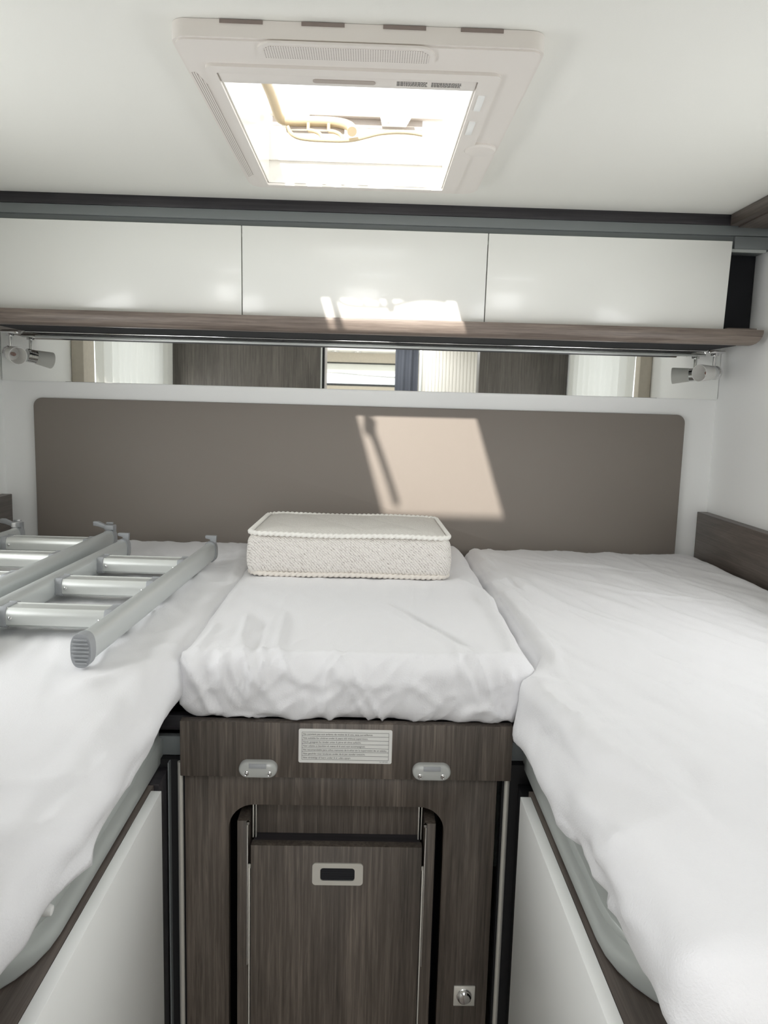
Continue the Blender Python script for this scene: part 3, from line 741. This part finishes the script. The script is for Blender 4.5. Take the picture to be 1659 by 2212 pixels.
def rope(z, matn, amp, seedx, hw=.2365, hd=.1680):
    pts = rrect(-.0415 - hw, -.0415 + hw, (cy0 + cy1) / 2 - hd, (cy0 + cy1) / 2 + hd, .034, 14, y=0, plane='xy')
    P3 = [Vector(p) for p in pts]; out = []; n = len(P3)
    for i in range(n):
        a, b_ = P3[i], P3[(i + 1) % n]; l = (b_ - a).length; k_ = max(1, int(l / .0011))
        for j in range(k_): out.append(a.lerp(b_, j / k_))
    bm = bmesh.new(); rings = []; s_ = 0; K = 12; n = len(out)
    for i, p in enumerate(out):
        tg = (out[(i + 1) % n] - out[i - 1]).normalized(); sd = Vector((tg.y, -tg.x, 0)); s_ += (out[i] - out[i - 1]).length if i else 0
        zz = z + amp * math.sin(p.x * 21 + seedx) - (.0 if p.y > 1.9 else 0); v_ = (p.y - cy0) / (cy1 - cy0); px = -.0415 + (p.x + .0415) * (1 - .03 * v_)
        ring = []
        for k in range(K):
            a = 2 * math.pi * k / K; tw = s_ / .0128 * 2 * math.pi
            r = .0054 * (1 + .20 * math.cos(2 * (a - tw / 2 * 1.0) * 1.0))
            ring.append(bm.verts.new((px + sd.x * r * math.cos(a), p.y + sd.y * r * math.cos(a), zz + r * math.sin(a))))
        rings.append(ring)
    for i in range(n):
        A, B = rings[i], rings[(i + 1) % n]
        for k in range(K): bm.faces.new((A[k], A[(k + 1) % K], B[(k + 1) % K], B[k]))
    bmesh.ops.recalc_face_normals(bm, faces=bm.faces[:])
    g = G(); g.add(bm); return obj('piping', g, matn, t, angle=180)
rope(-.3010, 'cord', .0012, .3); rope(-.3950, 'cord_grey', .0008, 2.0, .2365, .168)

# ================================================================ ladders
def ladder(base, ang, length, width, rungs, label, zc, hook, near_foot=True):
    """origin at the near end of the right rail; rails run along local +y, rungs towards -x"""
    t = thing('aluminium_ladder', label, 'ladder', base, 'aluminium bunk ladders on the left bed')
    t.rotation_euler.z = ang; o = Vector(base)
    def add(name, g, mat, par=None, **k):
        off = Vector(base)
        ob = obj(name, g, mat, par or t, **k); return ob
    def at(x, y, z): return (o.x + x, o.y + y, o.z + z)
    K = 28
    def oval(a, b_, p=2.6): return [(a * math.copysign(abs(math.cos(q)) ** (2 / p), math.cos(q)), b_ * math.copysign(abs(math.sin(q)) ** (2 / p), math.sin(q))) for q in [2 * math.pi * k / K for k in range(K)]]
    for xr in (0, -width):
        g = G(); pr = oval(.0135, .0235)
        pr = [(a, b_ if abs(a) < .0125 else b_) for a, b_ in pr]
        g.sweep(pr, [at(xr, .016, .0), at(xr, length, .0)])
        r_ = add('rail', g, 'alu_rail')
        g = G(); g.sweep(oval(.0155, .0262), [at(xr, -.002, 0), at(xr, .018, 0)])
        for k in range(7):
            z = -.0185 + k * .006; hw = .0132 * math.sqrt(max(.1, 1 - (z / .026) ** 2)); g.box(*[c for c in (o.x + xr - hw, o.x + xr + hw)], o.y - .0048, o.y - .001, o.z + z - .0015, o.z + z + .0015, .0006)
        add('foot_cap', g, 'plastic_grey', r_)
        # far end fitting
        g = G(); g.sweep(oval(.0158, .0262), [at(xr, length - .012, 0), at(xr, length + .010, 0)])
        if hook:
            g.box(o.x + xr - .004, o.x + xr + .013, o.y + length - .004, o.y + length + .012, o.z + .006, o.z + .036, .002)
            g.box(o.x + xr - .010, o.x + xr + .014, o.y + length - .016, o.y + length + .010, o.z + .026, o.z + .038, .002)
            g.box(o.x + xr - .012, o.x + xr + .006, o.y + length + .004, o.y + length + .012, o.z + .039, o.z + .043, .001)
            g.poly([at(xr - .006, length - .012, .027), at(xr - .006, length - .012, .037), at(xr - .028, length - .012, .047), at(xr - .040, length - .012, .047), at(xr - .040, length - .012, .036), at(xr - .026, length - .012, .034)], (0, .012, 0), bev=.001)
        else:
            g.poly([at(xr - .002, length, .018), at(xr + .012, length, .018), at(xr + .014, length, .040), at(xr - .014, length, .040), at(xr - .014, length, .033), at(xr - .002, length, .030)], (0, .010, 0), bev=.001)
        add('hook', g, 'plastic_grey', r_)
    pr = [(-.030, -.012), (-.0315, .002), (-.0285, .0125), (-.024, .0165), (-.0225, .0150), (.010, .0150), (.0115, .0165), (.024, .0135), (.026, .006), (.026, -.010), (.020, -.0165), (.0, -.0165), (-.024, -.0165)]
    for yr in rungs:
        g = G(); pts = [at(-width + .026, yr + a, b_) for a, b_ in pr]; g.poly(pts, (width - .052, 0, 0))
        r_ = add('rung', g, 'alu')
        for xa in (-width + .012, -.027):
            g = G(); pr2 = [(a * 1.06, b_ * 1.13) for a, b_ in pr]
            g.poly([at(xa, yr + a, b_) for a, b_ in pr2], (.0145, 0, 0), bev=.001); add('rung_end', g, 'plastic_grey', r_)
        for xa in (-width + .034, -.034):
            g = G(); g.lathe(at(xa, yr - .031, -.001), (0, -1, 0), [(0, .0036), (.001, .0036), (.0022, .0022), (.0025, 0)], 14); add('screw', g, 'chrome', r_)
    return t
ladder((-.4235, 1.118, -.3735), -.037, .80, .222, (.19, .41, .625), 'grey aluminium ladder lying on the left bed, nearest the centre, ribbed foot towards the viewer', 0, False)
ladder((-.7000, 1.085, -.3640), -.025, .925, .245, (.22, .43, .645, .84), 'grey aluminium ladder with hook ends lying at the far left of the left bed', 0, True)

# ================================================================ bed frames and base cabinets
def slat_frame(sgn, xe, label):
    """sgn -1: left bed, +1: right bed; xe = aisle-side face"""
    t = thing('slatted_frame', label, 'bed frame', (xe, 1.0, -.60), 'grey slatted bed frames')
    path = [(xe + sgn * .012, 1.222, 0), (xe + sgn * .012, .80, 0)]
    R_ = .10
    for k in range(1, 9):
        a = k / 8 * math.pi / 2; path.append((xe + sgn * (.012 + R_ - R_ * math.cos(a)), .80 - R_ * math.sin(a) * 1.15, 0))
    path.append((xe + sgn * (.012 + R_ + .25), path[-1][1], 0))
    s_ = sgn
    prof = [(-.012, .001), (-.0145, .006), (-.0150, .038), (-.0140, .043), (-.0105, .0445), (-.0085, .047), (-.0095, .066), (-.0085, .080), (-.002, .090), (.010, .090), (.010, .001)]
    P3 = [(x, y, -.5995) for x, y, _ in path]
    g = G()
    # sweep: side axis = tangent x up; travelling towards -y this points to -x
    pr = [(-a * s_ if True else a, b_) for a, b_ in prof]
    pr = [((a if s_ > 0 else a), b_) for a, b_ in pr]
    g.sweep([((-a if s_ < 0 else a) * -1 * s_ * -1, b_) for a, b_ in prof] if False else [(-s_ * a, b_) for a, b_ in prof], P3)
    obj('side_rail', g, 'frame_grey', t)
    g = G(); x_in = xe + sgn * .03; x_out = (XL + .03) if sgn < 0 else (XR - .035)
    for k in range(9):
        y = .86 + k * .15; g.box(min(x_in, x_out), max(x_in, x_out), y, y + .05, -.522, -.512)
    obj('slats', g, 'wood_y', t)
    if sgn < 0:
        for y in (.725, .785):
            g = G(); g.lathe((xe + .010, y, -.5150), (1, 0, -.1), [(-.01, .006), (.009, .0065), (.014, .005), (.0155, 0)], 20); obj('slat_cap', g, 'panel', t)
    return t
slat_frame(-1, -.335, 'grey metal bed frame edge showing under the left sheet')
slat_frame(1, .274, 'grey metal bed frame edge showing under the right sheet')
def base_cabinet(sgn, xf, xw, label):
    t = thing('base_cabinet', label, 'cabinet', ((xf + xw) / 2, .85, ZF), 'white panelled bed bases')
    a, b_ = sorted((xf, xf + sgn * .0165)); g = G(); g.box(a, b_, .552, 1.130, ZF, -.6005, .0006); obj('front_panel', g, 'panel', t)
    a, b_ = sorted((xf + sgn * .0172, xw)); g = G(); g.box(a, b_, .552, 1.148, -.618, -.6008); obj('top_board', g, 'wood_y', t)
    a, b_ = sorted((xf + sgn * .04, xw)); g = G(); g.box(a, b_, .556, 1.148, ZF, -.619); obj('carcass', g, 'wood_z', t)
    return t
base_cabinet(-1, -.310, XL + .003, 'white panelled base cabinet under the left bed')
base_cabinet(1, .250, XR - .003, 'white panelled base cabinet under the right bed')

# ================================================================ centre cabinet
CC = thing('step_cabinet', 'dark wood centre cabinet with arched opening and pull-out step unit', 'cabinet', (-.03, 1.22, ZF))
yF = 1.200
xo0, xo1, xd0, xd1, zt, zo = -.2185, .1395, -.2905, .2255, -.604, -.659
rr = .042; out = [(xd0, yF, ZF), (xd0, yF, zt), (xd1, yF, zt), (xd1, yF, ZF), (xo1, yF, ZF)]
for k in range(9): a = math.radians(90 * k / 8); out.append((xo1 - rr + rr * math.cos(a), yF, zo - rr + rr * math.sin(a)))
for k in range(9): a = math.radians(90 + 90 * k / 8); out.append((xo0 + rr + rr * math.cos(a), yF, zo - rr + rr * math.sin(a)))
out.append((xo0, yF, ZF))
g = G(); g.poly(out, (0, .018, 0), bev=.0006); obj('front_panel', g, 'wood_z', CC)
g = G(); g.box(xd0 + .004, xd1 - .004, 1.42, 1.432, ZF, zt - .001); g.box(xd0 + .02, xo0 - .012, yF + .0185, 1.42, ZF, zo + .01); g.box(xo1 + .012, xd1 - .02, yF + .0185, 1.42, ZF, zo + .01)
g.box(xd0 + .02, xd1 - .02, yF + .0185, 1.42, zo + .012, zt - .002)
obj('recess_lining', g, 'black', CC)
for nm, x0, x1 in (('side_strip', -.2045, -.1868), ('side_strip', .1085, .1262)):
    g = G(); g.box(x0, x1, 1.200, 1.40, ZF, -.688, .0006); obj(nm, g, 'wood_z', CC)
g = G(); g.box(-.1795, .1010, 1.246, 1.262, ZF, -.6615); obj('back_panel', g, 'wood_z', CC)
g = G(); g.box(-.1828, .1052, 1.205, 1.2225, ZF, -.7345, .0007)
fl = obj('flap', g, 'wood_z', CC)
g = G(); g.box(-.1805, .103, 1.2228, 1.2455, -.752, -.735); obj('step_ledge', g, 'wood_x_dark', CC)
# recessed pull
g = G(); g.ring(rrect(-.0790, .0065, -.8035, -.7640, .006, y=1.2025), rrect(-.0655, -.0075, -.7955, -.7725, .005, y=1.2025), (0, .0028, 0)); hd = obj('recessed_pull', g, 'steel', fl)
g = G(); g.poly(rrect(-.0657, -.0073, -.7957, -.7723, .005, y=1.2046), (0, .001, 0)); 
for k in range(5): g.box(-.064, -.009, 1.2040, 1.2046, -.7935 + k * .0042, -.7922 + k * .0042)
obj('pull_cup', g, 'lining_dark', hd)
# thin steel hinges either side of the flap
for x, s_ in ((-.1828, -1), (.1052, 1)):
    g = G(); g.box(x - .0012 + s_ * .0022, x + .0012 + s_ * .0022, 1.203, 1.212, ZF, -.775, .0004); g.lathe((x + s_ * .0022, 1.206, -.776), (0, 0, 1), [(0, .0024), (.006, .0026), (.008, 0)], 12)
    obj('hinge_rod', g, 'steel', CC)
    g = G(); g.box(x - .001 + s_ * .0045, x + .001 + s_ * .0045 + .0, 1.198, 1.206, -.95, -.692, .0004); g.lathe((x + s_ * .0035, 1.1995, -.692), (0, 0, 1), [(-.003, .002), (0, .0032), (.003, .0032), (.005, 0)], 12)
    obj('hinge_arm', g, 'chrome', CC)
    xx = x - s_ * .003
    g = G(); g.box(xx - .0035, xx - .0015, 1.228, 1.240, -.734, -.668, .0004); g.box(xx + .0015, xx + .0030, 1.228, 1.240, -.734, -.668, .0004)
    obj('slide_rail', g, 'steel', CC)
# knob lock
g = G(); g.box(.1680, .2045, 1.1965, 1.1998, -1.0215, -.9845, .0006); lk = obj('push_lock', g, 'steel', CC)
g = G(); g.lathe((.186, 1.1965, -1.0025), (0, -1, 0), [(0, .0135), (.001, .0135), (.0012, .012), (.006, .0115), (.0085, .009), (.010, 0)], 32); g.box(.1852, .1868, 1.1855, 1.188, -.997, -.990)
obj('knob', g, 'chrome', lk)
# posts beside the cabinet
for s_, xs, lab in ((-1, (-.2985, -.3085, -.3165), 'chrome edged dark post between the centre cabinet and the left bed base'), (1, (.2425, .2530, .2600), 'chrome edged dark post between the centre cabinet and the right bed base')):
    t = thing('corner_post', lab, 'post', (xs[0], 1.21, ZF), 'posts beside the centre cabinet')
    g = G(); g.tube([(xs[0], 1.203, ZF + .001), (xs[0], 1.203, -.587)], .0046, 16, up=(0, 1, 0)); obj('chrome_strip', g, 'steel', t)
    a, b_ = sorted((xs[0] - s_ * .0015, xs[1] + s_ * .004)); g = G(); g.box(min(xs[0] - s_ * .007, xs[1] + s_ * .03), max(xs[0] - s_ * .007, xs[1] + s_ * .03), 1.208, 1.222, ZF, -.586); obj('backing', g, 'dark_grey' if False else 'black', t)
    if s_ < 0:
        g = G(); g.box(xs[2] - .001, xs[2] + .0012, 1.196, 1.208, ZF, -.587); obj('edge_strip', g, 'grey', t)
        g = G(); g.box(-.345, -.3195, 1.150, 1.208, ZF, -.600, .0006); obj('wood_stile', g, 'wood_x_dark', t)
    else:
        g = G(); g.box(.2622, .285, 1.150, 1.208, ZF, -.6191, .0006); obj('wood_stile', g, 'black', t)
# cross bars carrying the centre section
g = G(); g.box(-.345, .30, 1.2225, 1.236, -.5855, -.5525, .001)
tag(obj('cross_bar', g, 'grey'), 'grey metal cross bar behind the wooden front board', 'bar')
g = G(); g.box(-.40, .30, 1.2375, 1.255, -.548, -.522, .001)
tag(obj('support_board', g, 'wood_x_dark'), 'dark wooden support board behind the front board, under the centre mattress', 'board')
# front board
FB = thing('front_board', 'dark wooden board with white warning label and two grey hooks under the centre mattress', 'board', (-.025, 1.195, -.604))
g = G(); g.box(-.2948, .2452, 1.1855, 1.2035, -.6035, -.5098, .0012); bd = obj('board', g, 'wood_z', FB)
# label
def text_mesh(body, size, x, z, y, maxw=None):
    cu = bpy.data.curves.new('txt', 'FONT'); cu.body = body; cu.size = size; cu.fill_mode = 'FRONT'
    o = bpy.data.objects.new('txt', cu); COL.objects.link(o)
    bpy.context.view_layer.update()
    me = bpy.data.meshes.new_from_object(o.evaluated_get(bpy.context.evaluated_depsgraph_get()))
    bm = bmesh.new(); bm.from_mesh(me); xs = [v.co.x for v in bm.verts]; k = 1
    if maxw and xs: k = maxw / max(xs)
    for v in bm.verts: v.co = Vector((x + v.co.x * k, y, z + v.co.y))
    bpy.data.objects.remove(o); bpy.data.curves.remove(cu); bpy.data.meshes.remove(me)
    return bm
lx0, lx1, lz0, lz1 = -.1030, .0485, -.5765, -.5188
g = G(); g.poly(rrect(lx0, lx1, lz0, lz1, .003, y=1.1850), (0, .0005, 0)); lb = obj('warning_label', g, 'label', FB)
g = G(); bx0, bx1, bz0, bz1 = lx0 + .0055, lx1 - .0055, lz0 + .0055, lz1 - .0055; rows = 7; y_ = 1.1848; lw = .00022
for k in range(rows + 1):
    z = bz0 + (bz1 - bz0) * k / rows; g.box(bx0, bx1, y_, y_ + .0002, z - lw, z + lw)
for x in (bx0, bx1): g.box(x - lw, x + lw, y_, y_ + .0002, bz0, bz1)
obj('ruled_lines', g, 'ink', lb)
lines = [('Ne convient pas aux enfants de moins de 6 ans, sans surveillance.', .822), ('Not suitable for children under 6 years old without supervision.', .765), ('Nicht geeignet f\u00fcr kinder unter 6 jahre alt ohne aufsicht.', .685), ('Non adatto ai bambini di meno di 6 anni non accompagnati.', .735),
         ('No recomendable para ni\u00f1os menores de 6 a\u00f1os sin la supervisi\u00f3n de un adulto', .985), ('Niet geschikt voor kinderen onder de 6 jaar zonder toezicht.', .735), ('Ikke tilr\u00e5deligt til b\u00f8rn under 6 \u00e5r uden opsyn', .560)]
g = G(); rh = (bz1 - bz0) / rows
for k, (s_, fr) in enumerate(lines): g.add(text_mesh(s_, .0043, bx0 + .0016, bz1 - rh * (k + 1) + rh * .30, 1.1847, (bx1 - bx0 - .003) * fr))
g.add(text_mesh('Ref. 30073930', .0022, bx1 - .014, lz0 + .0022, 1.1847, .013))
obj('printed_text', g, 'ink', lb, smooth=False)
# grey ladder hooks
for xc_ in (-.1675, .1140):
    g = G()
    pts = rrect(xc_ - .0312, xc_ + .0312, -.6000, -.5728, .0134, 8, y=1.1855)
    # pillowed pill: stacked outlines
    lay = [(0, 1.0), (-.006, 1.0), (-.009, .96), (-.011, .88), (-.012, .76)]
    bm = bmesh.new(); rings = []
    cz_ = -.5864
    for dy, s_ in lay:
        off = (1 - s_) * .0134
        rings.append([bm.verts.new((p[0] - math.copysign(min(off, abs(p[0] - xc_)), p[0] - xc_), 1.1855 + dy, p[2] - math.copysign(min(off, abs(p[2] - cz_)), p[2] - cz_))) for p in pts])
    for A, B in zip(rings, rings[1:]):
        for k in range(len(A)): bm.faces.new((A[k], A[(k + 1) % len(A)], B[(k + 1) % len(A)], B[k]))
    bm.faces.new(rings[-1]); bmesh.ops.recalc_face_normals(bm, faces=bm.faces[:]); g.add(bm)
    hk = obj('ladder_hook', g, 'plastic_hook', FB, angle=60)
    g = G(); g.box(xc_ - .0140, xc_ + .0140, 1.1722, 1.1736, -.5822, -.5745, .0003); obj('hook_slot', g, 'plastic_grey', hk)
    for dx in (-.0185, .0185):
        g = G(); g.lathe((xc_ + dx, 1.1742, -.5915), (0, -1, 0), [(0, .0042), (.0012, .0042), (.0014, .0034), (.001, .0028), (.0018, .0014), (.002, 0)], 20); g.box(xc_ + dx - .0026, xc_ + dx + .0026, 1.1718, 1.1724, -.5919, -.5911); g.box(xc_ + dx - .0004, xc_ + dx + .0004, 1.1718, 1.1724, -.5941, -.5889)
        obj('screw', g, 'chrome', hk)

# ================================================================ what the mirror shows
def curtain(name, label, axis, c0, a0, a1, z0, z1, amp, pitch, mat, cat, group=None, par=None):
    n = int((a1 - a0) / .006); V = []; F = []; nz = 14
    for j in range(nz + 1):
        z = z0 + (z1 - z0) * j / nz
        for i in range(n + 1):
            a = a0 + (a1 - a0) * i / n
            off = amp * (math.sin(a * 2 * math.pi / pitch + .5 * math.sin(z * 5 + a * 9)) + .4 * math.sin(a * 5.1 / pitch + 1.3))
            V.append((c0 + off, a, z) if axis == 'x' else (a, c0 + off, z))
    for j in range(nz):
        for i in range(n): k = j * (n + 1) + i; F.append((k, k + 1, k + n + 2, k + n + 1))
    return tag(obj(name, G().np(V, F), mat, angle=180), label, cat, group)
curtain('net_curtain', 'white net curtain over the window at the left of the mirror image', 'x', XL + .045, .53, 1.62, -.22, .42, .008, .085, 'net', 'curtain', 'white net curtains over the side windows')
curtain('net_curtain', 'white net curtain over the window at the right of the mirror image', 'x', XR - .045, .69, 1.66, -.22, .42, .008, .085, 'net', 'curtain', 'white net curtains over the side windows')
for sgn, x0, x1, yw, lab in ((-1, XL + .003, -.262, .500, 'tall dark wood wardrobe seen left of the doorway in the mirror'), (1, .560, XR - .003, .500, 'tall dark wood wardrobe seen right of the folding door in the mirror')):
    t = thing('wardrobe', lab, 'wardrobe', ((x0 + x1) / 2, yw - .3, ZF), 'tall wooden wardrobes')
    g = G(); g.box(x0, x1, yw - (.60 if sgn < 0 else .10), yw, ZF, ZC - .001, .0008); obj('body', g, 'wood_wardrobe', t)
    if sgn < 0:
        g = G(); g.box(x1 + .0005, x1 + .007, yw - .05, yw, ZF, ZC - .001); obj('metal_edge', g, 'alu', t)
        g = G(); g.box(x1 + .0075, x1 + .018, yw - .08, yw - .03, ZF, ZC - .001); obj('seal', g, 'black', t)
for x0, x1, y0, y1, lab in ((XL + .001, XL + .045, 1.625, 1.735, 'beige upright surround strip beside the left net curtain in the mirror'), (XR - .045, XR - .001, 1.665, 1.715, 'beige upright surround strip beside the right net curtain in the mirror')):
    g = G(); g.box(x0, x1, y0, y1, -.25, ZC - .03, .003); tag(obj('curtain_surround', g, 'beige'), lab, 'trim', 'curtain surrounds')
g = G(); V = []; F = []; n = 40
for j in range(n + 1):
    z = .318 + .085 * j / n; yy = YF + .022 + .004 * (j % 2); V += [(wx0 + .015, yy, z), (wx1 - .015, yy, z)]
for j in range(n): F.append((2 * j, 2 * j + 1, 2 * j + 3, 2 * j + 2))
tag(obj('pleated_blind', G().np(V, F), 'net', smooth=False), 'pale pleated blind half lowered over the far window in the mirror', 'blind')
# folding door
g = G(); xx = .335
while xx < .722:
    g.box(xx, xx + .0225, -.64, -.618, ZF, ZC - .001, .003); xx += .0232
tag(obj('folding_door', g, 'white_fabric'), 'pale pleated folding door seen in the mirror', 'door')
g = G(); g.box(.318, .334, -.66, -.60, ZF, ZC - .001, .001); g.box(.7225, .735, -.66, -.60, ZF, ZC - .001, .001)
tag(obj('door_jamb', g, 'alu'), 'slim metal jamb beside the folding door in the mirror', 'jamb')
curtain('dark_curtain', 'charcoal curtain hanging beside the folding door in the mirror', 'y', -.70, .160, .316, ZF + .03, ZC - .004, .012, .05, 'dark_cloth', 'curtain')
g = G(); g.box(-.9, .9, YF + .001, YF + .012, .4075 + .012, ZC - .001)
tag(obj('bulkhead_panel', g, 'beige'), 'beige padded panel above the far window in the mirror', 'panel')
for x, wh in ((-.34, 'left'), (-.13, 'right')):
    g = G(); g.lathe((x, YF + .22, ZC), (0, 0, -1), [(0, 0), (0, .035), (.006, .035), (.012, .028), (.014, .02), (.014, 0)], 24)
    tag(obj('ceiling_spot', g, 'chrome'), 'small round chrome spot above the far window in the mirror, %s of the two' % wh, 'lamp', 'small ceiling spots')
